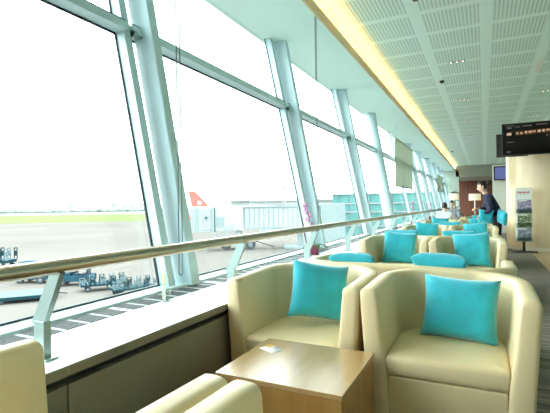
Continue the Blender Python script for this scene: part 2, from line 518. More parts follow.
# ------------------------------------------------------------------ pillows
def pillow_bm(S=.46, T=.095, seed=0):
    bm = new(); n = 22
    rnd = Vector((seed * 3.1, seed * 1.7, 0))
    g = {}
    for side in (1, -1):
        for i in range(n + 1):
            for j in range(n + 1):
                edge = i in (0, n) or j in (0, n)
                if edge and side == -1:
                    g[side, i, j] = g[1, i, j]; continue
                u, v = -1 + 2 * i / n, -1 + 2 * j / n
                pin = 1 - .075 * (1 - u * u) * abs(v) ** 3
                pin2 = 1 - .075 * (1 - v * v) * abs(u) ** 3
                x = S / 2 * u * pin2; z = S / 2 * v * pin
                h = T * (max(0, (1 - u ** 4) * (1 - v ** 4))) ** .55
                w = noise.noise(Vector((u * 1.6, v * 1.6, side * 2.0)) + rnd) * .012 * (1 - max(abs(u), abs(v)) ** 4)
                g[side, i, j] = bm.verts.new((x, -side * (h + w) if not edge else 0, z))
    for side in (1, -1):
        for i in range(n):
            for j in range(n):
                q = (g[side, i, j], g[side, i + 1, j], g[side, i + 1, j + 1], g[side, i, j + 1])
                bm.faces.new(q if side == 1 else q[::-1])
    return bm
pmesh = []
def pillow(x, y, z, label, rx=-16, ry=0, rz=0, s=1, group='turquoise velvet pillows', sz=1):
    """(x, y, z) is the middle of the pillow; rx leans it back"""
    i = len(pmesh) % 3
    if len(pmesh) < 3:
        o = obj('pillow', pillow_bm(seed=len(pmesh)), M_['teal'], None, 80)
        pmesh.append(o.data)
    else:
        o = bpy.data.objects.new('pillow', pmesh[random.randrange(3)]); link(o)
    tag(o, label, 'pillow', group)
    o.location = (x, y, z); o.rotation_euler = (math.radians(rx), math.radians(ry), math.radians(rz)); o.scale = (s, s, s * sz)
    return o
SZ = .41
pillow(-1.035, 2.80, SZ + .245, 'turquoise pillow standing tilted on the chair behind the wooden table', -15, 10, 36, .90, sz=.95)
pillow(-.14, 2.83, SZ + .20, 'largest turquoise pillow, on the front right chair', -16, 2, -4, .95, sz=.88)
plab = [('turquoise pillow on the window side chair of the second pair', 'turquoise pillow on the aisle side chair of the second pair'),
        ('turquoise pillow on the window side chair of the third pair', 'turquoise pillow on the aisle side chair of the third pair'),
        ('small turquoise pillow on the window side chair of the fourth pair', 'small turquoise pillow on the aisle side chair of the fourth pair'),
        (None, 'tiny turquoise pillow on the farthest aisle side chair')]
for k in range(1, 5):
    yc = 2.86 + 3.3 * k
    a, b = plab[k - 1]
    if a: pillow(-1.05 - .02 * k, yc, SZ + .225, a, -17, 4, 6)
    if b: pillow(-.15, yc, SZ + .225, b, -17, -5, -3)
# pillows slumped over the sofa backs
pillow(-1.03, 3.70, .715, 'turquoise pillow peeping over the front sofa back, by the window', 64, 0, 4, .86)
pillow(-.31, 3.68, .735, 'turquoise pillow flopped over the front sofa back, beside the front right pillow', 66, 2, -4, .92)
pillow(-.35, 7.02, .66, 'turquoise pillow peeping over the second sofa back', 40, 0, 3)
pillow(-1.15, 7.02, .66, 'turquoise pillow peeping over the second sofa back, nearer the window', 40, 0, 3)
pillow(-.7, 10.32, .66, 'turquoise pillow peeping over the third sofa back', 40, 0, 3)

# ------------------------------------------------------------------ table with sachets
t = thing('coffee_table', 'low boxy maple wood table with a glossy top between the tub chairs', 'table', (-.858, 2.013, 0))
bm = new(); box(bm, -.318, .318, -.29, .29, .428, .45, .002); obj('table_top', bm, M_['tabletop'], t)
bm = new(); box(bm, -.314, .314, -.286, .286, .0, .426, .002); obj('base_box', bm, M_['tableside'], t)
pk = thing('sachet', 'small white printed sachet lying on the wooden table top', 'sachet', (-1.075, 2.13, .451), math.radians(-24))
bm = new()
n = 8
gp = {}
for s in (0, 1):
    for i in range(n + 1):
        for j in range(n + 1):
            u, v = i / n * 2 - 1, j / n * 2 - 1
            if s == 0: gp[s, i, j] = bm.verts.new((u * .058, v * .042, .0))
            else: gp[s, i, j] = bm.verts.new((u * .058, v * .042, .001 + .009 * max(0, (1 - u ** 4) * (1 - v ** 4))))
for s in (0, 1):
    for i in range(n):
        for j in range(n): bm.faces.new((gp[s, i, j], gp[s, i + 1, j], gp[s, i + 1, j + 1], gp[s, i, j + 1]))
for i in range(n):
    for a, b in (((i, 0), (i + 1, 0)), ((i, n), (i + 1, n)), ((0, i), (0, i + 1)), ((n, i), (n, i + 1))):
        bm.faces.new((gp[0, a[0], a[1]], gp[0, b[0], b[1]], gp[1, b[0], b[1]], gp[1, a[0], a[1]]))
obj('packet', bm, M_['paper'], pk, 60)
def patch(cx, cy, rx, ry, m, name, nn=14):
    bm = new()
    vs = []
    for i in range(nn):
        a = 2 * PI * i / nn
        x, y = cx + rx * math.cos(a), cy + ry * math.sin(a)
        u, v = x / .058, y / .042
        vs.append(bm.verts.new((x, y, .0030 + .009 * max(0, (1 - u ** 4) * (1 - v ** 4)))))
    c = bm.verts.new((cx, cy, .0030 + .009 * (1 - (cx / .058) ** 4) * (1 - (cy / .042) ** 4)))
    for i in range(nn): bm.faces.new((vs[i], vs[(i + 1) % nn], c))
    obj(name, bm, m, pk)
patch(-.024, .008, .027, .024, M_['orange'], 'printed_picture')
patch(.030, .012, .016, .015, M_['printgrey'], 'printed_emblem')

# clear acrylic block on the sill
bm = new(); box(bm, -1.945, -1.905, 2.235, 2.285, SILL + .003, SILL + .20, .008)
tag(obj('acrylic_block', bm, M_['acrylic']), 'clear upright acrylic block standing on the sill over the grille', 'ornament')

# ------------------------------------------------------------------ orchids on the sill
def orchid(x, y, h, dx, dy, label, seed):
    rnd = random.Random(seed)
    t = thing('potted_orchid', label, 'plant', (x, y, SILL), 0, 'orchids along the window sill')
    bm = new(); lathe(bm, [(0, 0), (.045, 0), (.052, .01), (.064, .11), (.066, .12), (.058, .12), (.052, .10), (0, .10)], 20); obj('pot', bm, M_['pot'], t, 40)
    pts = []
    for i in range(11):
        s = i / 10
        pts.append((dx * s ** 1.6, dy * s ** 1.6, .09 + h * (s - .18 * max(0, s - .75) ** 1.0 * 2)))
    bm = new(); tube(bm, pts, .0045, 6); obj('stem', bm, M_['leaf'], t, 60)
    for i in range(5):
        a = i * 2 * PI / 5 + rnd.random() * .5
        bm = new(); L = .17; n = 8
        rows = []
        for j in range(n + 1):
            s = j / n; w = .028 * math.sin(PI * min(1, s * .93 + .07)) ** .7
            cx = L * s; cz = .11 + .10 * s - .13 * s * s
            rows.append([bm.verts.new((cx * math.cos(a) - q * w * math.sin(a), cx * math.sin(a) + q * w * math.cos(a), cz + abs(q) * .008)) for q in (-1, 0, 1)])
        for r0, r1 in zip(rows, rows[1:]):
            for q in (0, 1): bm.faces.new((r0[q], r0[q + 1], r1[q + 1], r1[q]))
        bmesh.ops.solidify(bm, geom=bm.faces[:], thickness=.003)
        obj('leaf', bm, M_['leaf'], t, 60)
    for i in range(6):
        p = Vector(pts[5 + i if 5 + i < 11 else 10]) + Vector((rnd.uniform(-.03, .03), rnd.uniform(-.03, .03), rnd.uniform(-.02, .02)))
        bm = new()
        for q in range(5):
            a = q * 2 * PI / 5 + PI / 2
            tb = bmesh.new(); bmesh.ops.create_icosphere(tb, subdivisions=2, radius=1)
            X = Matrix.Translation(p) @ Matrix.Rotation(rnd.uniform(-.4, .1), 4, 'Z') @ Matrix.Rotation(a, 4, 'Y') @ Matrix.Translation((.018, 0, 0)) @ Matrix.Diagonal((.018, .005, .012, 1))
            bmesh.ops.transform(tb, matrix=X, verts=tb.verts[:]); merge(bm, tb)
        obj('flower', bm, M_['petal'], t, 60)
orchid(-1.95, 5.14, .60, .02, -.42, 'purple orchid in a plum pot on the sill behind the first chairs', 1)
orchid(-1.95, 13.5, .66, .05, -.25, 'purple orchid on the sill below the large roller blind', 2)
orchid(-1.95, 18.2, .60, .05, -.2, 'small distant orchid on the sill, beyond the large blind', 3)

# ------------------------------------------------------------------ roller blinds, blind chains
def blind(x, y0, y1, z0, z1, label):
    t = thing('roller_blind', label, 'blind', (x, (y0 + y1) / 2, z0), 0, 'roller blinds by the windows')
    h = (y1 - y0) / 2
    bm = new(); box(bm, -.002, .002, -h, h, .02, z1 - z0 - .03); obj('blind_fabric', bm, M_['blind'], t)
    bm = new(); box(bm, -.012, .012, -h, h, 0, .03, .004); obj('bottom_bar', bm, M_['cart'], t)
    bm = new(); cyl(bm, (0, -h, z1 - z0 - .03), (0, h, z1 - z0 - .03), .028, 16); obj('roller', bm, M_['blind'], t, 40)
    for s in (-1, 1):
        bm = new(); box(bm, -.006, .006, s * (h - .1) - .006, s * (h - .1) + .006, z1 - z0 - .02, 3.77 - z0); obj('hanger', bm, M_['frame'], t)
blind(-2.5, 13.75, 17.4, 1.81, 3.37, 'large sage green roller blind hanging half way down the windows')
blind(-2.5, 27.2, 31.2, 2.0, 3.02, 'small distant roller blind near the far end of the windows')
def chain(y, z0, label):
    bm = new()
    pts = [(-2.0, y - .02, 3.77)] + [(-2.0, y - .02, z) for z in (3, 2, 1.2)]
    pts += [(-2.0, y - .02 * math.cos(a * PI / 6), z0 + .02 - .02 * math.sin(a * PI / 6)) for a in range(7)]
    pts += [(-2.0, y + .02, z) for z in (1.2, 2, 3)] + [(-2.0, y + .02, 3.77)]
    tube(bm, pts, .005, 6)
    tag(obj('blind_chain', bm, M_['bridgegrey'], None, 60), label, 'chain', 'blind pull chains')
chain(2.51, .75, 'thin looped blind chain hanging before the first leaning column')
chain(5.4, .9, 'thin looped blind chain hanging before the second window bay')

# ------------------------------------------------------------------ ceiling fittings
M_['led'] = emission('cove led', (1, .35, .045), 31)
bm = new(); box(bm, -2.09, -2.04, YB + .1, YE - .1, 3.795, 3.81)
cv = obj('cove_light', bm, M_['led']); tag(cv, 'warm amber strip light glowing along the ceiling cove above the windows', 'strip light')
bm = new(); box(bm, -1.90, -1.86, YE + .1, YF - .3, 3.20, 3.215)
M_['lamp'] = emission('downlight lamp', (1, .90, .72), 5)
lab = {(0, 0): 'triple downlight nearest the camera over the aisle side chairs', (0, 1): 'second triple downlight over the aisle side chairs',
       (0, 2): 'third triple downlight over the aisle side chairs, small and dim', (0, 3): 'distant triple downlight over the far seats',
       (1, 1): 'triple downlight in front of the black menu screen at the right edge', (1, 2): 'triple downlight just above the black menu screen'}
dl0 = None
for c, x in ((0, -.469), (1, 1.517)):
    for r in range(4):
        if (c, r) not in lab: continue
        yy = 9.51 + 3.567 * r
        if dl0 is None:
            dl0 = thing('downlight', lab[c, r], 'ceiling light', (x, yy, 4.15), 0, 'recessed triple downlights')
            bm = new(); box(bm, -.17, .17, -.055, .055, -.006, -.0005, .002); obj('housing', bm, mat('grey fitting', (.55, .64, .58), .5), dl0)
            for q in (-.11, 0, .11):
                bm = new(); lathe(bm, [(0, -.012), (.042, -.012), (.046, -.006), (.046, -.0062), (0, -.0062)], 16, (q, 0, 0)); b0 = obj('bezel', bm, M_['black'], dl0)
                bm = new(); lathe(bm, [(0, -.016), (.014, -.015), (.017, -.0125), (0, -.0125)], 16, (q, 0, 0)); obj('lamp', bm, M_['lamp'], b0)
        else:
            d = copy_tree(dl0); d.location = (x, yy, 4.15); d['label'] = lab[c, r]
def dome(x, y, label):
    t = thing('smoke_detector', label, 'smoke detector', (x, y, 4.15), 0, 'ceiling smoke detectors')
    bm = new(); lathe(bm, [(0, 0), (.055, 0), (.055, -.02), (0, -.02)], 20); obj('base', bm, M_['black'], t, 40)
    bm = new(); lathe(bm, [(.045, -.02), (.04, -.045), (.02, -.055), (0, -.056)], 20); obj('dome_cover', bm, M_['black'], t, 40)
dome(-.866, 10.86, 'small dark dome detector on the ceiling beside the left plain band')
dome(-1.565, 25.7, 'distant dark dome detector close to the glowing cove')
dome(-.835, 6.28, 'dark dome detector on the ceiling at the top edge')
t = thing('linear_diffuser', 'pale linear air diffuser set in the ceiling band above the menu screen', 'air diffuser', (1.074, 10.69, 4.15))
bm = new(); box(bm, -.05, .05, -.42, .42, -.012, -.001, .003); obj('diffuser_frame', bm, M_['white'], t)
bm = new(); box(bm, -.015, .015, -.40, .40, -.016, -.012); obj('slot_blade', bm, M_['paper'], t)

# ------------------------------------------------------------------ pillar, partition, screens
bm = new(); lathe(bm, [(0, .0), (1.0, .0), (1.0, 2.95), (0, 2.95)], 96, (1.56, 13.62, 0)); pil = struct('pillar', bm, M_['pillar'], None, 30)
bm = new(); lathe(bm, [(1.0, 0), (1.012, 0), (1.012, .085), (1.0, .09)], 96, (1.56, 13.62, 0)); obj('baseboard', bm, mat('pale baseboard', (.72, .66, .52), .4), pil, 30)
bm = new(); box(bm, .33, 3.2, 20, 20.3, 0, 2.82); struct('partition', bm, M_['white'])

def screen_mat(name, kind):
    m = emission(name, (.1, .1, .1), 1)
    return m
tv = thing('television', 'wide black menu screen mounted high before the maple pillar', 'screen', (1.06, 11.4, 2.72), 0)
bm = new(); box(bm, -.67, .67, 0, .05, -.375, .375, .006); obj('casing', bm, M_['black'], tv)
bm = new(); box(bm, -.645, .645, -.002, .001, -.35, .35); scr = obj('display', bm, mat('dark glossy screen', (.008, .006, .006), .12, var=.02), tv)
bm = new(); box(bm, -.3, .3, .05, .09, -.2, .2, .004); box(bm, .05, .15, .08, 1.29, -.12, -.04, .004); obj('wall_bracket', bm, M_['blackmetal'], tv)
em_w = emission('screen warm white glow', (1, .80, .58), .5); em_o = emission('screen orange glow', (.6, .27, .09), .18); em_g = emission('screen grey glow', (.6, .55, .5), .22)
def dash(kind, x0, x1, z0, z1, y0=-.005):
    bm = new(); box(bm, x0, x1, y0, y0 + .0025, z0, z1)
    nm, mt = {'W': ('picture_light', em_w), 'O': ('picture_glow', em_o), 'G': ('caption_line', em_g)}[kind]
    obj(nm, bm, mt, scr)
rnd = random.Random(3)
W_, O_, G_ = 'W', 'O', 'G'
dash(G_, -.60, -.40, .315, .325)
dash(G_, -.56, -.47, .255, .285); dash(G_, -.38, -.29, .275, .29); dash(G_, -.24, -.06, .285, .305); dash(G_, .02, .24, .30, .315); dash(G_, .3, .36, .31, .32)
dash(W_, -.565, -.47, .10, .15); dash(O_, -.55, -.45, .155, .175); dash(G_, -.56, -.42, -.07, -.055)
x = -.37
while x < .60:
    w = rnd.uniform(.03, .07)
    dash(O_, x - .012, x + w + .012, .105 + .04 * x, .195 + .04 * x)
    dash(W_, x, x + w, .13 + .04 * x + rnd.uniform(0, .02), .165 + .04 * x + rnd.uniform(-.01, .015), -.008)
    x += w + rnd.uniform(.015, .05)
dash(G_, .22, .26, .04, .065); dash(G_, .30, .34, -.05, -.03)
dash(G_, -.57, -.49, -.30, -.275)
tv2 = thing('television', 'black screen behind the menu screen, only its left edge showing', 'screen', (.615, 11.72, 2.62))
bm = new(); box(bm, -.335, .335, 0, .05, -.27, .29, .006); obj('casing', bm, M_['black'], tv2)
bm = new(); box(bm, -.31, .31, -.003, .0, -.25, .26); obj('display', bm, M_['recess'], tv2)
bm = new(); box(bm, .0, .25, .05, .08, -.15, .15, .004); box(bm, .10, .17, .05, 1.26, -.10, -.04, .004); obj('wall_bracket', bm, M_['blackmetal'], tv2); 
tv3 = thing('television', 'small blue lit screen on the white partition beside the pillar', 'screen', (.84, 19.944, 2.47))
bm = new(); box(bm, -.47, .47, -.02, .05, -.29, .29, .006); obj('casing', bm, M_['black'], tv3)
bm = new(); box(bm, -.42, .42, -.023, -.019, -.24, .24); obj('display', bm, emission('blue screen', (.13, .17, .38), .8), tv3)

# magazine rack
rk = thing('magazine_rack', 'slim white magazine stand on a black post before the maple pillar', 'magazine rack', (.895, 12.42, 0))
bm = new(); box(bm, -.29, .29, -.17, .17, 0, .022, .005); obj('base_plate', bm, M_['blackmetal'], rk)
bm = new(); box(bm, -.03, .03, .0, .04, .02, .45, .004); obj('post', bm, M_['blackmetal'], rk)
bm = new(); box(bm, -.19, .19, -.012, .0, .27, 1.62, .004); obj('back_panel', bm, M_['white'], rk)
for z in (.28, .63, .985):
    bm = new()
    box(bm, -.17, .17, -.05, -.045, z, z + .10); box(bm, -.17, .17, -.05, -.012, z - .006, z)
    box(bm, -.172, -.168, -.05, -.012, z - .006, z + .10); box(bm, .168, .172, -.05, -.012, z - .006, z + .10)
    obj('pocket', bm, M_['acrylic'], rk, label='clear acrylic magazine pocket')
# header lettering: a short red word over a thin grey line, too small in the photo to read
bm = new()
x = -.135; rnd = random.Random(11)
for i in range(9):
    w = .022; 
    tops = .018 if i not in (1, 5, 8) else .030
    box(bm, x, x + .012, -.0155, -.012, 1.475, 1.485 + tops + .02)
    box(bm, x, x + w, -.0155, -.012, 1.485 + (.0 if i % 2 else .016), 1.492 + (.0 if i % 2 else .018))
    if i % 3: box(bm, x + w - .007, x + w, -.0155, -.012, 1.485, 1.52)
    x += .030
obj('header_word', bm, M_['redprint'], rk, label='dark red lettering on the stand header')
bm = new(); x = -.085
for i in range(8):
    box(bm, x, x + .014, -.0145, -.012, 1.44, 1.452); x += .021
obj('header_line', bm, M_['printgrey'], rk, label='thin grey line of small print')
def cover_mat(name, a, b, c, s):
    m = mat(name, a, .25, scale=s)
    rp = [n for n in m.node_tree.nodes if n.type == 'VALTORGB'][0]
    rp.color_ramp.interpolation = 'EASE'
    rp.color_ramp.elements[0].color = (*a, 1); rp.color_ramp.elements[1].color = (*b, 1)
    e = rp.color_ramp.elements.new(.5); e.color = (*c, 1)
    return m
mags = [(.995, 'magazine with a grey and lilac cover in the top pocket of the stand', cover_mat('cover lilac', (.07, .08, .11), (.62, .55, .68), (.30, .28, .40), 16)),
        (.64, 'magazine with a dark green and white cover in the middle pocket', cover_mat('cover green', (.03, .04, .03), (.70, .70, .55), (.16, .22, .12), 20)),
        (.29, 'magazine with a slate grey cover in the bottom pocket', cover_mat('cover slate', (.10, .12, .16), (.55, .58, .62), (.22, .25, .30), 12))]
for z, l, m in mags:
    t = thing('magazine', l, 'magazine', (.905, 12.385, z), 0, 'magazines in the stand')
    bm = new(); box(bm, -.145, .145, .0, .012, 0, .32); obj('pages', bm, M_['paper'], t)
    bm = new(); box(bm, -.148, .148, -.003, 0, 0, .325); obj('cover', bm, m, t)
    bm = new(); box(bm, -.13, .06, -.004, -.003, .285, .31); obj('masthead', bm, M_['paper'], t, label='pale masthead strip on the cover')

# ------------------------------------------------------------------ floor lamps and plant
def lamp(x, y, zt, r, label):
    t = thing('floor_lamp', label, 'lamp', (x, y, 0), 0, 'floor lamps at the far end')
    bm = new(); lathe(bm, [(0, 0), (.15, 0), (.15, .015), (.03, .03), (0, .03)], 24); obj('base', bm, M_['chrome'], t, 40)
    bm = new(); cyl(bm, (0, 0, .02), (0, 0, zt - .03), .014, 12); obj('pole', bm, M_['chrome'], t, 40)
    bm = new(); lathe(bm, [(r * .97, zt), (r, zt - .25), (r - .006, zt - .25), (r * .97 - .006, zt), (r * .97, zt)], 32); obj('lamp_shade', bm, M_['shade'], t, 40)
    bm = new(); lathe(bm, [(0, zt - .19), (.03, zt - .17), (.035, zt - .13), (.02, zt - .08), (0, zt - .07)], 16); obj('bulb', bm, emission('lamp bulb', (1, .8, .5), 12), t, 40)
    bm = new(); box(bm, -r * .97, r * .97, -.004, .004, zt - .035, zt - .028); box(bm, -.004, .004, -r * .97, r * .97, zt - .035, zt - .028); obj('shade_ring', bm, M_['chrome'], t)
lamp(-.32, 18.4, 1.61, .215, 'floor lamp with wide cream drum shade before the dark wood wall')
lamp(-1.13, 19.5, 1.66, .20, 'floor lamp with cream drum shade behind the seated man')
t = thing('potted_plant', 'dark leafy plant rising behind the left floor lamp', 'plant', (-1.2, 21.2, 0))
bm = new(); lathe(bm, [(0, 0), (.17, 0), (.21, .42), (.19, .42), (0, .36)], 20); obj('pot', bm, M_['black'], t, 40)
bm = new(); tube(bm, [(0, 0, .36), (.02, .01, .9), (0, 0, 1.6)], .02, 8); obj('trunk', bm, M_['darkwood'], t, 40)
bm = new(); rnd = random.Random(5)
for i in range(70):
    d = Vector((rnd.gauss(0, 1), rnd.gauss(0, 1), rnd.gauss(0, 1))).normalized() * rnd.uniform(.1, .26)
    tb = bmesh.new(); bmesh.ops.create_icosphere(tb, subdivisions=1, radius=1)
    X = Matrix.Translation(Vector((0, 0, 1.62)) + d) @ Matrix.Rotation(rnd.uniform(0, 6), 4, 'Z') @ Matrix.Rotation(rnd.uniform(-1, 1), 4, 'Y') @ Matrix.Diagonal((.09, .035, .008, 1))
    bmesh.ops.transform(tb, matrix=X, verts=tb.verts[:]); merge(bm, tb)
obj('foliage', bm, mat('dark plant leaf', (.02, .045, .025), .5), t, 60)

# ------------------------------------------------------------------ people
def skin(name, verts, edges, root, mt, parent, sub=2):
    me = bpy.data.meshes.new(name)
    me.from_pydata([v[0] for v in verts], edges, [])
    o = bpy.data.objects.new(name, me); C.objects.link(o)
    md = o.modifiers.new('s', 'SKIN'); md.use_smooth_shade = True
    sv = me.skin_vertices[0].data
    for i, v in enumerate(verts):
        r = v[1]; sv[i].radius = (r, r) if not isinstance(r, tuple) else r
        sv[i].use_root = (i == root)
    o.modifiers.new('d', 'SUBSURF').levels = sub
    dg = bpy.context.evaluated_depsgraph_get(); dg.update()
    m2 = bpy.data.meshes.new_from_object(o.evaluated_get(dg))
    bpy.data.objects.remove(o); bpy.data.meshes.remove(me)
    m2.name = name
    return m2

def graph(joints, chains):
    """joints: name -> ((x,y,z), r)"""
    idx = {}; vs = []; es = []
    for c in chains:
        for a in c:
            if a not in idx: idx[a] = len(vs); vs.append(joints[a])
        for a, b in zip(c, c[1:]): es.append((idx[a], idx[b]))
    return vs, es, idx

def person(name, label, loc, rz, J, shirt, trouser, hair_bun=False, scale=1.0, face=(0, -1, 0), long_sleeve=True, curl=.6):
    """J in local space, facing -Y"""
    t = thing(name, label, 'person', loc, rz); t.scale = (scale,) * 3
    chains = [('pelvis', 'spine', 'chest', 'neck', 'skull'),
              ('pelvis', 'hipL', 'kneeL', 'ankL', 'toeL'), ('pelvis', 'hipR', 'kneeR', 'ankR', 'toeR'),
              ('chest', 'shL', 'elL', 'wrL'), ('chest', 'shR', 'elR', 'wrR')]
    rad = dict(pelvis=.115, spine=.105, chest=.115, neck=.05, skull=.05, hipL=.085, hipR=.085, kneeL=.055, kneeR=.055, ankL=.038, ankR=.038, toeL=.035, toeR=.035,
               shL=.058, shR=.058, elL=.04, elR=.04, wrL=.026, wrR=.026)
    jj = {k: (Vector(v), rad[k]) for k, v in J.items() if k in rad}
    slim = {k: (v[0], v[1] * (.74 if k in ('pelvis', 'spine', 'chest', 'hipL', 'hipR', 'shL', 'shR') else .86 if k in ('kneeL', 'kneeR', 'elL', 'elR') else 1)) for k, v in jj.items()}
    vs, es, idx = graph(slim, chains)
    m = skin('body', vs, es, idx['pelvis'], None, t)
    bm = bmesh.new(); bm.from_mesh(m); bpy.data.meshes.remove(m)
    # head: shaped ellipsoid with brow, nose, lips, chin, ears
    f = Vector(face).normalized(); hd = Vector(J['head'])
    up = (hd - Vector(J['neck'])); up = (up - f * up.dot(f)).normalized(); side = f.cross(up)
    hb = bmesh.new(); bmesh.ops.create_uvsphere(hb, u_segments=24, v_segments=18, radius=1)
    for v in hb.verts:
        x, y, z = v.co                                     # x side, y forward, z up
        w = .075 - .016 * max(0, -z) ** 1.3
        dpt = .094 - .012 * max(0, -z)
        p = Vector((x * w, y * dpt + (.012 if z < -.5 and y > 0 else 0), z * .118))
        if y > .8 and -.35 < z < .15: p.y += .022 * math.exp(-(x / .16) ** 2) * (1 - (z + .1) ** 2 * 6) if abs(x) < .4 else 0
        if y > .7 and .12 < z < .3 and .2 < abs(x) < .55: p.y -= .006
        v.co = p
    for s in (-1, 1):
        e = bmesh.new(); bmesh.ops.create_uvsphere(e, u_segments=8, v_segments=6, radius=1)
        bmesh.ops.transform(e, matrix=Matrix.Translation((s * .076, -.008, 0)) @ Matrix.Diagonal((.010, .02, .032, 1)), verts=e.verts[:]); merge(hb, e)
    lp = bmesh.new(); bmesh.ops.create_uvsphere(lp, u_segments=10, v_segments=6, radius=1)
    bmesh.ops.transform(lp, matrix=Matrix.Translation((0, .083, -.058)) @ Matrix.Diagonal((.024, .009, .009, 1)), verts=lp.verts[:]); merge(hb, lp)
    HX = Matrix.Translation(hd) @ Matrix(((side.x, f.x, up.x), (side.y, f.y, up.y), (side.z, f.z, up.z))).to_4x4()
    bmesh.ops.transform(hb, matrix=HX, verts=hb.verts[:]); merge(bm, hb)
    # hands
    for s, w, e in (('L', 'wrL', 'elL'), ('R', 'wrR', 'elR')):
        a = Vector(J[w]); d = (a - Vector(J[e])).normalized()
        d = (d + Vector(J.get('hand' + s, (0, 0, 0)))).normalized()
        side_ = d.cross(Vector((0, 0, 1)))
        if side_.length < .1: side_ = Vector((1, 0, 0))
        side_.normalize(); nrm = side_.cross(d)
        dn = -nrm if nrm.z > 0 else nrm
        hb = bmesh.new()
        pb = bmesh.new(); box(pb, -.038, .038, 0, .09, -.013, .013, .01)
        R3 = Matrix(((side_.x, d.x, dn.x), (side_.y, d.y, dn.y), (side_.z, d.z, dn.z))).to_4x4()
        bmesh.ops.transform(pb, matrix=Matrix.Translation(a) @ R3, verts=pb.verts[:]); merge(hb, pb)
        for i, (o, L) in enumerate(((-.029, .068), (-.010, .078), (.010, .073), (.028, .056))):
            p = [a + side_ * o + d * .08, a + side_ * o + d * (.085 + L * .45) + dn * L * .12 * curl, a + side_ * o + d * (.085 + L * .75) + dn * L * .42 * curl, a + side_ * o + d * (.085 + L * .85) + dn * L * .8 * curl]
            tube(hb, p, [.009, .0085, .008, .006], 8)
        th = 1 if s == 'L' else -1
        tube(hb, [a + side_ * .030 * th + d * .025, a + side_ * .056 * th + d * .055 + dn * .01, a + side_ * .055 * th + d * .085 + dn * .03], [.011, .010, .007], 8)
        merge(bm, hb)
    for fc in bm.faces: fc.smooth = True
    obj('body', bm, M_['skin'], t, 180)
    # eyes
    for s in (-1, 1):
        e = bmesh.new(); bmesh.ops.create_uvsphere(e, u_segments=8, v_segments=6, radius=.009)
        bmesh.ops.transform(e, matrix=HX @ Matrix.Translation((s * .030, .080, .012)), verts=e.verts[:]); obj('eye', e, M_['black'], t, 60)
    # clothes grown on the same joints, a little fatter
    def grow(nm, chs, root, add, mt):
        j2 = {k: (v[0], v[1] + add.get(k, .014)) for k, v in jj.items()}
        vs, es, idx = graph(j2, chs)
        m = skin(nm, vs, es, idx[root], None, t)
        b = bmesh.new(); b.from_mesh(m); bpy.data.meshes.remove(m)
        obj(nm, b, mt, t, 180)
    # jacket stops short of wrist and neck
    def mid(a, b, s): return (jj[a][0].lerp(jj[b][0], s), jj[a][1] * (1 - s) + jj[b][1] * s)
    jj['cuffL'] = mid('elL', 'wrL', .9 if long_sleeve else .02); jj['cuffR'] = mid('elR', 'wrR', .9 if long_sleeve else .02)
    jj['collar'] = mid('chest', 'neck', .7); jj['collar'] = (jj['collar'][0], .062)
    d_ = jj['pelvis'][0] - jj['spine'][0]; jj['hem'] = (jj['pelvis'][0] + d_ * .35, .112); jj['belt'] = (jj['pelvis'][0] - d_ * .45, .10)
    jj['hemL'] = mid('kneeL', 'ankL', .92); jj['hemR'] = mid('kneeR', 'ankR', .92)
    grow('shirt', [('hem', 'pelvis', 'spine', 'chest', 'collar'), ('chest', 'shL', 'elL', 'cuffL'), ('chest', 'shR', 'elR', 'cuffR')], 'spine', {'hem': .024, 'pelvis': .03, 'spine': .024, 'chest': .036, 'shL': .022, 'shR': .022}, shirt)
    grow('trousers', [('belt', 'pelvis', 'hipL', 'kneeL', 'hemL'), ('pelvis', 'hipR', 'kneeR', 'hemR')], 'pelvis', {'pelvis': .016, 'belt': .018}, trouser)
    for s in ('L', 'R'):
        bm = new(); a = Vector(J['ank' + s]); b = Vector(J['toe' + s]); d = (b - a); d.z = 0; d.normalize()
        tube(bm, [Vector((a.x, a.y, .045)) - d * .06, Vector((a.x, a.y, .05)), Vector((a.x, a.y, .04)) + d * .09, Vector((a.x, a.y, .03)) + d * .17], [.035, .043, .042, .022], 10)
        obj('shoe', bm, M_['black'], t, 60)
    # hair cap
    hb = bmesh.new(); bmesh.ops.create_uvsphere(hb, u_segments=24, v_segments=18, radius=1)
    dele = [v for v in hb.verts if (v.co.y > .45 and v.co.z < .48) or v.co.z < -.55 or (v.co.z < -.1 and v.co.y > .1)]
    bmesh.ops.delete(hb, geom=dele, context='VERTS')
    for v in hb.verts: v.co = Vector((v.co.x * .083, v.co.y * .102 - .004, v.co.z * .127 + .004))
    if hair_bun:
        e = bmesh.new(); bmesh.ops.create_uvsphere(e, u_segments=12, v_segments=8, radius=.05)
        bmesh.ops.transform(e, matrix=Matrix.Translation((0, -.115, .045)), verts=e.verts[:]); merge(hb, e)
    bmesh.ops.transform(hb, matrix=HX, verts=hb.verts[:])
    bmesh.ops.solidify(hb, geom=hb.faces[:], thickness=.006)
    obj('hair', hb, M_['hair'], t, 60)
    return t

# attendant, local frame faces -Y; turned so that she faces -X
A = dict(pelvis=(0, 0, .95), spine=(0, -.07, 1.12), chest=(0, -.17, 1.32), neck=(0, -.235, 1.46), skull=(0, -.265, 1.53), head=(0, -.275, 1.585),
         hipL=(.09, 0, .90), kneeL=(.10, -.03, .50), ankL=(.10, .04, .09), toeL=(.11, -.09, .04), hipR=(-.09, 0, .90), kneeR=(-.10, .0, .50), ankR=(-.10, .10, .09), toeR=(-.11, -.03, .04),
         shL=(.17, -.17, 1.37), elL=(.23, -.12, 1.11), wrL=(.20, -.27, 1.02), shR=(-.17, -.17, 1.37), elR=(-.21, -.24, 1.12), wrR=(-.08, -.36, 1.13))
person('person', 'woman with dark hair in a bun and navy uniform, leaning forward holding pillows', (.25, 9.93, 0), -PI / 2, A, M_['navy'], M_['trouser'], True, face=(0, -1, -.32), curl=.9)
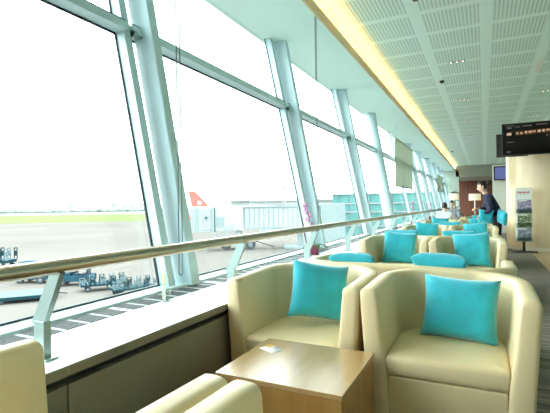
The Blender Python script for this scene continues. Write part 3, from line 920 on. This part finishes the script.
# her local (x, y) lands at (.25 + y, 9.93 - x)
pillow(.03, 9.76, .97, 'turquoise pillow held in front of the standing woman', 4, 6, 10, .62)
pillow(.325, 9.68, .96, 'turquoise pillow tucked against the hip of the standing woman', 4, 16, -62, .62)

S = dict(pelvis=(0, .08, .53), spine=(0, .13, .72), chest=(0, .14, .93), neck=(0, .10, 1.10), skull=(0, .08, 1.16), head=(0, .07, 1.225),
         hipL=(.09, .02, .52), kneeL=(.13, -.38, .52), ankL=(.13, -.42, .09), toeL=(.14, -.54, .04), hipR=(-.09, .02, .52), kneeR=(-.13, -.38, .52), ankR=(-.13, -.42, .09), toeR=(-.14, -.54, .04),
         shL=(.18, .13, .99), elL=(.24, -.03, .76), wrL=(.13, -.22, .70), shR=(-.18, .13, .99), elR=(-.24, -.03, .76), wrR=(-.11, -.22, .70))
person('person', 'man in a blue grey shirt seated in a tub chair before the left lamp', (-1.0, 15.99, 0), 0, S, M_['greyshirt'], M_['trouser'], face=(.15, -1, -.15))
person('person', 'dark haired person in a white shirt seen from behind on the far sofa', (-1.06, 13.74, 0), PI, S, M_['whiteshirt'], M_['trouser'], face=(0, -1, -.1), scale=.95)

# ------------------------------------------------------------------ outside
G = -5.25
bm = new()
vs = [bm.verts.new(p) for p in ((-700, -300, G), (500, -300, G), (500, 1200, G), (-700, 1200, G))]; bm.faces.new(vs)
struct('apron', bm, M_['apron'])
def strip(name, a, b, c, d, z, m):
    bm = new(); bm.faces.new([bm.verts.new((p[0], p[1], G + z)) for p in (a, b, c, d)]); struct(name, bm, m)
dn = Vector((.78, .62)); 
def P2(p, s): return (p[0] + dn.x * s, p[1] + dn.y * s)
strip('grass_field', P2((-186, 124), -250), P2((-186, 124), 400), P2((-368, 256), 520), P2((-368, 256), -300), .05, M_['grass'])
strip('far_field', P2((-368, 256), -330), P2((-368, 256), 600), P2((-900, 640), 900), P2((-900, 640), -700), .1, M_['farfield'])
# outside of our own building under the windows
bm = new(); box(bm, -2.6, -2.33, YB, YE, G, .57); struct('facade_base', bm, M_['bridgegrey'])

def place(o, x, y, rz): o.location = (x, y, G); o.rotation_euler = (0, 0, rz)
def wheel(t, x, y, r=.25, w=.14):
    bm = new(); cyl(bm, (x, y - w / 2, r), (x, y + w / 2, r), r, 18); wo = obj('wheel', bm, M_['tyre'], t, 40)
    bm = new(); cyl(bm, (x, y - w / 2 - .01, r), (x, y + w / 2 + .01, r), r * .5, 12); obj('hub', bm, M_['cartlight'], wo, 40)
def make_dolly(label):
    t = thing('baggage_dolly', label, 'baggage dolly', (0, 0, G), 0, 'baggage dollies parked on the apron')
    bm = new(); box(bm, -1.6, 1.6, -.75, .75, .42, .56, .02); obj('deck', bm, M_['cart'], t)
    bm = new()
    for i in range(9): cyl(bm, (-1.45 + .36 * i, -.7, .58), (-1.45 + .36 * i, .7, .58), .035, 8)
    obj('roller_bed', bm, M_['cartlight'], t, 40)
    for i in range(5):
        x = -1.5 + .75 * i
        for s in (-1, 1):
            bm = new(); tube(bm, [(x - .16, s * .72, .55), (x - .16, s * .72, 1.12), (x + .16, s * .72, 1.12), (x + .16, s * .72, .55)], .05, 8)
            box(bm, x - .10, x + .10, s * .72 - .015, s * .72 + .015, .72, .98); obj('stake', bm, M_['cart'] if (i + (s > 0)) % 2 else M_['cartlight'], t, 40)
    for sx in (-1.1, 1.1):
        for sy in (-.6, .6): wheel(t, sx, sy, .22)
    bm = new(); tube(bm, [(1.55, 0, .45), (2.2, 0, .25)], .04, 8); obj('tow_bar', bm, M_['cart'], t, 40)
    return t
d0 = make_dolly('slate blue baggage dolly with upright stakes, left of the parked pair')
place(d0, -27.3, 24.5, math.radians(52))
d1 = copy_tree(d0); place(d1, -23.9, 24.3, math.radians(66)); d1['label'] = 'slate blue baggage dolly with upright stakes, right of the pair beside the column'
d2 = copy_tree(d0); place(d2, -46.0, 27.6, math.radians(20)); d2.scale.z = 2.1; d2['label'] = 'tall blue caged baggage dolly farther out, above the handrail at the left edge'
# low flat pallet trailer
t = thing('flat_trailer', 'low grey flat trailer lying on the apron below the handrail at left', 'trailer', (0, 0, G))
bm = new(); box(bm, -1.9, 1.9, -1.2, 1.2, .34, .50, .02); obj('deck', bm, M_['cartlight'], t)
bm = new(); box(bm, -1.92, 1.92, -1.23, -1.2, .24, .46, .01); box(bm, -1.92, 1.92, 1.2, 1.23, .24, .46, .01); obj('side_rail', bm, M_['cart'], t)
for sx in (-1.3, 1.3):
    for sy in (-1.0, 1.0): wheel(t, sx, sy, .17)
bm = new(); tube(bm, [(1.9, 0, .36), (2.7, 0, .22)], .04, 8); obj('tow_bar', bm, M_['cart'], t, 40)
place(t, -29.5, 19.6, math.radians(50))
# equipment cart
def tractor(label, m):
    t = thing('tow_tractor', label, 'tow tractor', (0, 0, G), 0, 'tow tractors on the apron')
    bm = new(); box(bm, -1.5, 1.5, -.7, .7, .35, .85, .05); box(bm, -1.5, -.3, -.68, .68, .85, 1.12, .05); obj('chassis', bm, m, t)
    bm = new()
    for x in (.0, 1.0):
        for s in (-.6, .6): cyl(bm, (x, s, .85), (x + .08, s, 1.75), .04, 8)
    box(bm, -.1, 1.2, -.7, .7, 1.75, 1.82, .02); obj('canopy', bm, m, t)
    bm = new(); box(bm, -.06, -.03, -.58, .58, .95, 1.72); obj('windscreen', bm, M_['bridgedark'], t)
    bm = new(); box(bm, .55, 1.05, -.5, .5, .85, .98, .03); box(bm, 1.0, 1.1, -.5, .5, .95, 1.4, .03); obj('seat', bm, M_['tyre'], t)
    for sx in (-.95, .95):
        for sy in (-.66, .66): wheel(t, sx, sy, .34, .2)
    return t
a = tractor('blue tow tractor with canopy, just right of the first handrail post', M_['tblue']); place(a, -31.2, 25.2, math.radians(35))
b = copy_tree(a); b['label'] = 'blue tow tractor partly behind the first handrail post'; place(b, -35.6, 24.6, math.radians(200))

# jet bridge
jb = thing('jet_bridge', 'white ribbed passenger boarding bridge on wheels outside the windows', 'jet bridge', (0, 0, 0))
x0, y0 = -32.2, 55.2
dv = Vector((12.5, 6.5, 0)); L = 11.5; dv.normalize(); nv = Vector((-dv.y, dv.x, 0))
X = Matrix(((dv.x, nv.x, 0, x0), (dv.y, nv.y, 0, y0), (0, 0, 1, 0), (0, 0, 0, 1)))
jb.matrix_world = X
bm = new(); box(bm, 0, L, 0, 2.6, -2.1, 1.05, .05); obj('tunnel', bm, M_['bridge'], jb)
bm = new()
for i in range(int(L / .72) + 1): box(bm, .1 + i * .72, .22 + i * .72, -.12, 0, -2.0, .95)
box(bm, 0, L, -.16, 0, 1.0, 1.18); box(bm, 0, L, -.16, 0, -2.2, -2.0); obj('rib_panel', bm, M_['bridgegrey'], jb)
bm = new()
for i in range(5):
    cyl(bm, (1 + i * 2.4, 0.2, 1.05), (1 + i * 2.4, .2, 1.95), .05, 6)
tube(bm, [(1, .2, 1.95), (L - 1, .2, 1.95)], .05, 6); tube(bm, [(1, .2, 1.5), (L - 1, .2, 1.5)], .04, 6); obj('roof_railing', bm, M_['bridge'], jb, 40)
# telescoping outer section, cab with emblem panels
bm = new(); box(bm, -4.2, 0, -.3, 2.9, -2.4, 1.3, .05); obj('outer_tunnel', bm, M_['bridge'], jb)
bm = new(); box(bm, -9.4, -4.3, -.6, 3.0, -2.6, 1.2, .08); cab = obj('cab', bm, M_['bridge'], jb)
for xx in (-8.9, -6.2):
    bm = new(); box(bm, xx, xx + 1.5, -.7, -.6, -2.3, .9, .02); pn = obj('emblem_panel', bm, M_['planewhite'], cab)
    bm = new(); lathe(bm, [(0, 0), (.42, 0), (.42, .03), (0, .03)], 24, (xx + .75, -.7, -.45), Matrix.Rotation(PI / 2, 4, 'X')); em = obj('round_emblem', bm, M_['redprint'] if xx < -7 else M_['bridgegrey'], pn, 40)
    bm = new(); lathe(bm, [(0, .03), (.2, .03), (.2, .04), (0, .04)], 20, (xx + .75, -.7, -.45), Matrix.Rotation(PI / 2, 4, 'X')); obj('emblem_centre', bm, M_['bridgedark'], em, 40)
bm = new(); box(bm, -9.45, -9.2, -.72, -.55, -2.6, 1.2); box(bm, -7.2, -6.5, -.65, -.55, -2.4, 1.0); box(bm, -4.6, -4.3, -.7, -.55, -2.6, 1.1); obj('rubber_seal', bm, M_['bridgegrey'], cab)
bm = new(); box(bm, -4.0, -2.8, -.36, -.3, -1.9, -.3); obj('door', bm, M_['bridgegrey'], jb)
# stair
bm = new()
for i in range(12): box(bm, -5.4 + i * .32, -5.1 + i * .32, -1.8, -.9, -5.05 + i * .23, -5.0 + i * .23)
for s in (-1.85, -.85):
    tube(bm, [(-5.4, s, -5.1), (-1.6, s, -2.4)], .06, 6); tube(bm, [(-5.4, s, -4.1), (-1.6, s, -1.4)], .05, 6)
    for i in range(5): cyl(bm, (-5.4 + i * .95, s, -5.1 + i * .675), (-5.4 + i * .95, s, -4.1 + i * .675), .04, 6)
obj('service_stair', bm, M_['bridgegrey'], jb, 40)
bm = new(); box(bm, -1.2, -.4, .2, 2.4, -4.6, -2.3, .05); box(bm, -2.3, .8, -.2, 2.8, -4.7, -4.3, .05); obj('drive_column', bm, M_['bridge'], jb)
for xx in (-2.6, 1.0):
    bm = new(); cyl(bm, (xx, -.35, G + .75), (xx, .15, G + .75), .75, 20); w1 = obj('wheel', bm, M_['tyre'], jb, 40)
    bm = new(); cyl(bm, (xx, -.37, G + .75), (xx, .16, G + .75), .32, 14); obj('hub', bm, M_['cartlight'], w1, 40)
bm = new(); tube(bm, [(1.0, 0, -4.5), (3.2, -.2, -3.4), (2.6, 0, -2.3)], .08, 6); tube(bm, [(1.2, 0, -3.8), (4.6, 0, -4.9)], .07, 6); obj('drive_arm', bm, M_['bridgedark'], jb, 40)
bm = new(); cyl(bm, (L - 3, 1.3, G), (L - 3, 1.3, -2.1), .35, 16); box(bm, L - 5.5, L - .5, 0, 2.6, G, G + .4, .04); obj('rear_support', bm, M_['bridgegrey'], jb, 40)
bm = new(); box(bm, L, L + 3.6, -.8, 3.0, G, 1.5, .1); obj('rotunda', bm, M_['bridgegrey'], jb)
bm = new(); box(bm, 2.4, 5.4, -.1, 2.6, -3.3, -2.15, .03); obj('equipment_box', bm, M_['bridge'], jb)
bm = new(); box(bm, 2.6, 3.8, -.15, -.1, -3.15, -2.4); box(bm, 4.0, 5.2, -.15, -.1, -3.15, -2.4); obj('vent', bm, M_['bridgegrey'], jb)

# airliner: only its red fin and the top of its tail rise above the bridge
ap = thing('airliner', 'white airliner with a red tail fin parked beyond the boarding bridge', 'airplane', (-100, 141, 0), math.radians(30))
bm = new(); tube(bm, [(-9, 0, 1.2), (-5, 0, .6), (1, 0, -.2), (8, 0, -.6), (24, 0, -.6), (30, 0, -.8), (33, 0, -1.2), (34.2, 0, -1.5)], [.25, .9, 1.6, 1.95, 1.95, 1.75, 1.1, .2], 24); obj('fuselage', bm, M_['planewhite'], ap, 60)
def fin(pts, th, m, name, axis='y'):
    bm = new(); n = len(pts)
    q = (lambda p, s: (p[0], s, p[1])) if axis == 'y' else (lambda p, s: (p[0], p[1], s))
    a = [bm.verts.new(q(p, th)) for p in pts]; b = [bm.verts.new(q(p, -th)) for p in pts]
    bm.faces.new(a); bm.faces.new(b[::-1])
    for i in range(n): bm.faces.new((a[i], a[(i + 1) % n], b[(i + 1) % n], b[i]))
    return obj(name, bm, m, ap)
f1 = fin([(-6.4, 7.5), (-3.9, 7.5), (1.8, 1.4), (-5.2, 1.2)], .16, M_['red'], 'tail_fin')
bm = new(); cyl(bm, (-2.1, -.22, 2.7), (-2.1, .22, 2.7), .95, 24); obj('round_emblem', bm, M_['planewhite'], f1, 40)
t = fin([(-8.5, -5.5), (-6.8, -5.5), (-3, 0), (-6.8, 5.5), (-8.5, 5.5), (-7.0, 0)], .12, M_['planewhite'], 'tailplane', 'z'); t.location.z = 1.1
t = fin([(8, -17), (10, -17), (18, -1), (18, 1), (10, 17), (8, 17), (11, 0)], .2, M_['planewhite'], 'wing', 'z'); t.location.z = -1.6
for s in (-1, 1):
    bm = new(); tube(bm, [(12, s * 5.5, -2.6), (13.5, s * 5.5, -2.5), (16, s * 5.5, -2.5)], [.6, .95, .9], 16); obj('engine', bm, M_['planewhite'], ap, 60)
for p, r in (((29, 0), .4), ((13, 2.4), .6), ((13, -2.4), .6)):
    bm = new(); cyl(bm, (p[0], p[1], G + r), (p[0], p[1], -2), .14, 8); cyl(bm, (p[0], p[1] - .35, G + r), (p[0], p[1] + .35, G + r), r, 14); obj('landing_gear', bm, M_['tyre'], ap, 40)

# glass terminal wing beyond
tb = thing('terminal_building', 'teal glass terminal wing with white floor bands beyond the third window', 'building', (-8.6, 84, G))
bm = new(); box(bm, -17.6, 6, -5, 12, 0, 8.4, 0); obj('glass_wall', bm, M_['glassbuild'], tb)
bm = new(); box(bm, -17.9, 6.3, -5.3, 12.3, 8.4, 8.75); obj('roof', bm, M_['bridge'], tb)
bm = new()
for z in (2.4, 5.0, 6.6): box(bm, -17.7, 6.1, -5.2, -5, z, z + .22)
obj('floor_band', bm, M_['planewhite'], tb)
bm = new()
for i in range(12): box(bm, -16.4 + i * 2, -16.28 + i * 2, -5.12, -5, 0, 8.4)
obj('glazing_bar', bm, M_['cartlight'], tb)
# light mast
ms = thing('light_mast', 'thin pale floodlight mast rising above the boarding bridge', 'light mast', (-78, 170, G))
bm = new(); cyl(bm, (0, 0, 0), (0, 0, 14.2), .28, 10); obj('pole', bm, M_['far'], ms, 40)
bm = new(); box(bm, -1.3, 1.3, -.3, .3, 13.4, 14.4, .05); obj('lamp_head', bm, M_['far'], ms)
# low hangar with pale roof behind the bridge
hg = thing('hangar', 'long pale low hangar roof behind the boarding bridge', 'building', (-85, 215, G), math.radians(24))
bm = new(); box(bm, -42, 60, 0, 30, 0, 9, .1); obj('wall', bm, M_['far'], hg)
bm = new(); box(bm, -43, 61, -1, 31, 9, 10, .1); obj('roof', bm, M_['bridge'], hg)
# skyline
rnd = random.Random(21)
fb = None
for i in range(26):
    px = -20 + i * 9.0 + rnd.uniform(-1, 1)
    a = math.radians(26.03) - math.atan((px - 275) / 428)
    D = rnd.uniform(820, 980)
    w, h = rnd.uniform(6, 11), rnd.uniform(4, 14)
    if fb is None:
        bm = new(); box(bm, -.5, .5, -.5, .5, 0, 1); box(bm, -.2, .15, -.3, .2, 1, 1.18)
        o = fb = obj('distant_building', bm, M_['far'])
    else:
        o = fb.copy(); C.objects.link(o)
    tag(o, 'low pale hazy building on the airfield horizon', 'building', 'low pale buildings on the horizon')
    o.location = (-math.sin(a) * D, math.cos(a) * D, G); o.scale = (w, 10, h); o.rotation_euler = (0, 0, a)
bm = new()
for i in range(420):
    px = -60 + rnd.random() * 330
    a = math.radians(26.03) - math.atan((px - 275) / 428)
    D = rnd.uniform(700, 800); r = rnd.uniform(2.5, 5)
    tb_ = bmesh.new(); bmesh.ops.create_icosphere(tb_, subdivisions=1, radius=1)
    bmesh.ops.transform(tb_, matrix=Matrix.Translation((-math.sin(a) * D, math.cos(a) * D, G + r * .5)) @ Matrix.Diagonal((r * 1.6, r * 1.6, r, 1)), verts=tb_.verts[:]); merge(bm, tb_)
tag(obj('tree_line', bm, M_['fartree'], None, 60), 'hazy grey green line of trees along the airfield horizon', 'trees', None, 'stuff')

# ------------------------------------------------------------------ light
w = bpy.data.worlds.new('World'); sc.world = w; w.use_nodes = True
nt = w.node_tree; bg = nt.nodes['Background']
tc = nt.nodes.new('ShaderNodeTexCoord'); mp = nt.nodes.new('ShaderNodeMapping'); mp.inputs['Scale'].default_value = (1, 1, 3)
nz = nt.nodes.new('ShaderNodeTexNoise'); nz.inputs['Scale'].default_value = 2.2; nz.inputs['Detail'].default_value = 5
rp = nt.nodes.new('ShaderNodeValToRGB'); rp.color_ramp.elements[0].color = (.88, .94, 1, 1); rp.color_ramp.elements[1].color = (1, 1, .985, 1)
rp.color_ramp.elements[0].position = .35; rp.color_ramp.elements[1].position = .65
nt.links.new(tc.outputs['Generated'], mp.inputs[0]); nt.links.new(mp.outputs[0], nz.inputs['Vector']); nt.links.new(nz.outputs['Fac'], rp.inputs[0]); nt.links.new(rp.outputs[0], bg.inputs['Color'])
bg.inputs['Strength'].default_value = 7.5

# ------------------------------------------------------------------ camera
cam = bpy.data.cameras.new('Camera'); co = bpy.data.objects.new('Camera', cam); C.objects.link(co)
cam.sensor_width = 36; cam.lens = 428 / 550 * 36; cam.clip_end = 3000; cam.clip_start = .05
yaw, rho, pit = math.radians(26.03), math.radians(.72), math.radians(-.12)
f = Vector((-math.sin(yaw) * math.cos(pit), math.cos(yaw) * math.cos(pit), math.sin(pit)))
r = Vector((math.cos(yaw), math.sin(yaw), 0)); u = r.cross(f)
R_ = r * math.cos(rho) - u * math.sin(rho); U_ = u * math.cos(rho) + r * math.sin(rho)
co.matrix_world = Matrix(((R_.x, U_.x, -f.x, 0), (R_.y, U_.y, -f.y, 0), (R_.z, U_.z, -f.z, 1.25), (0, 0, 0, 1)))
sc.camera = co
vs = sc.view_settings
sc.display_settings.display_device = 'sRGB'
vs.view_transform = 'Standard'; vs.look = 'None'; vs.gamma = 1; vs.exposure = .32; vs.use_curve_mapping = False
sc.cycles.use_denoising = True
sc.cycles.max_bounces = 10; sc.cycles.diffuse_bounces = 6; sc.cycles.transparent_max_bounces = 24; sc.cycles.sample_clamp_indirect = 8
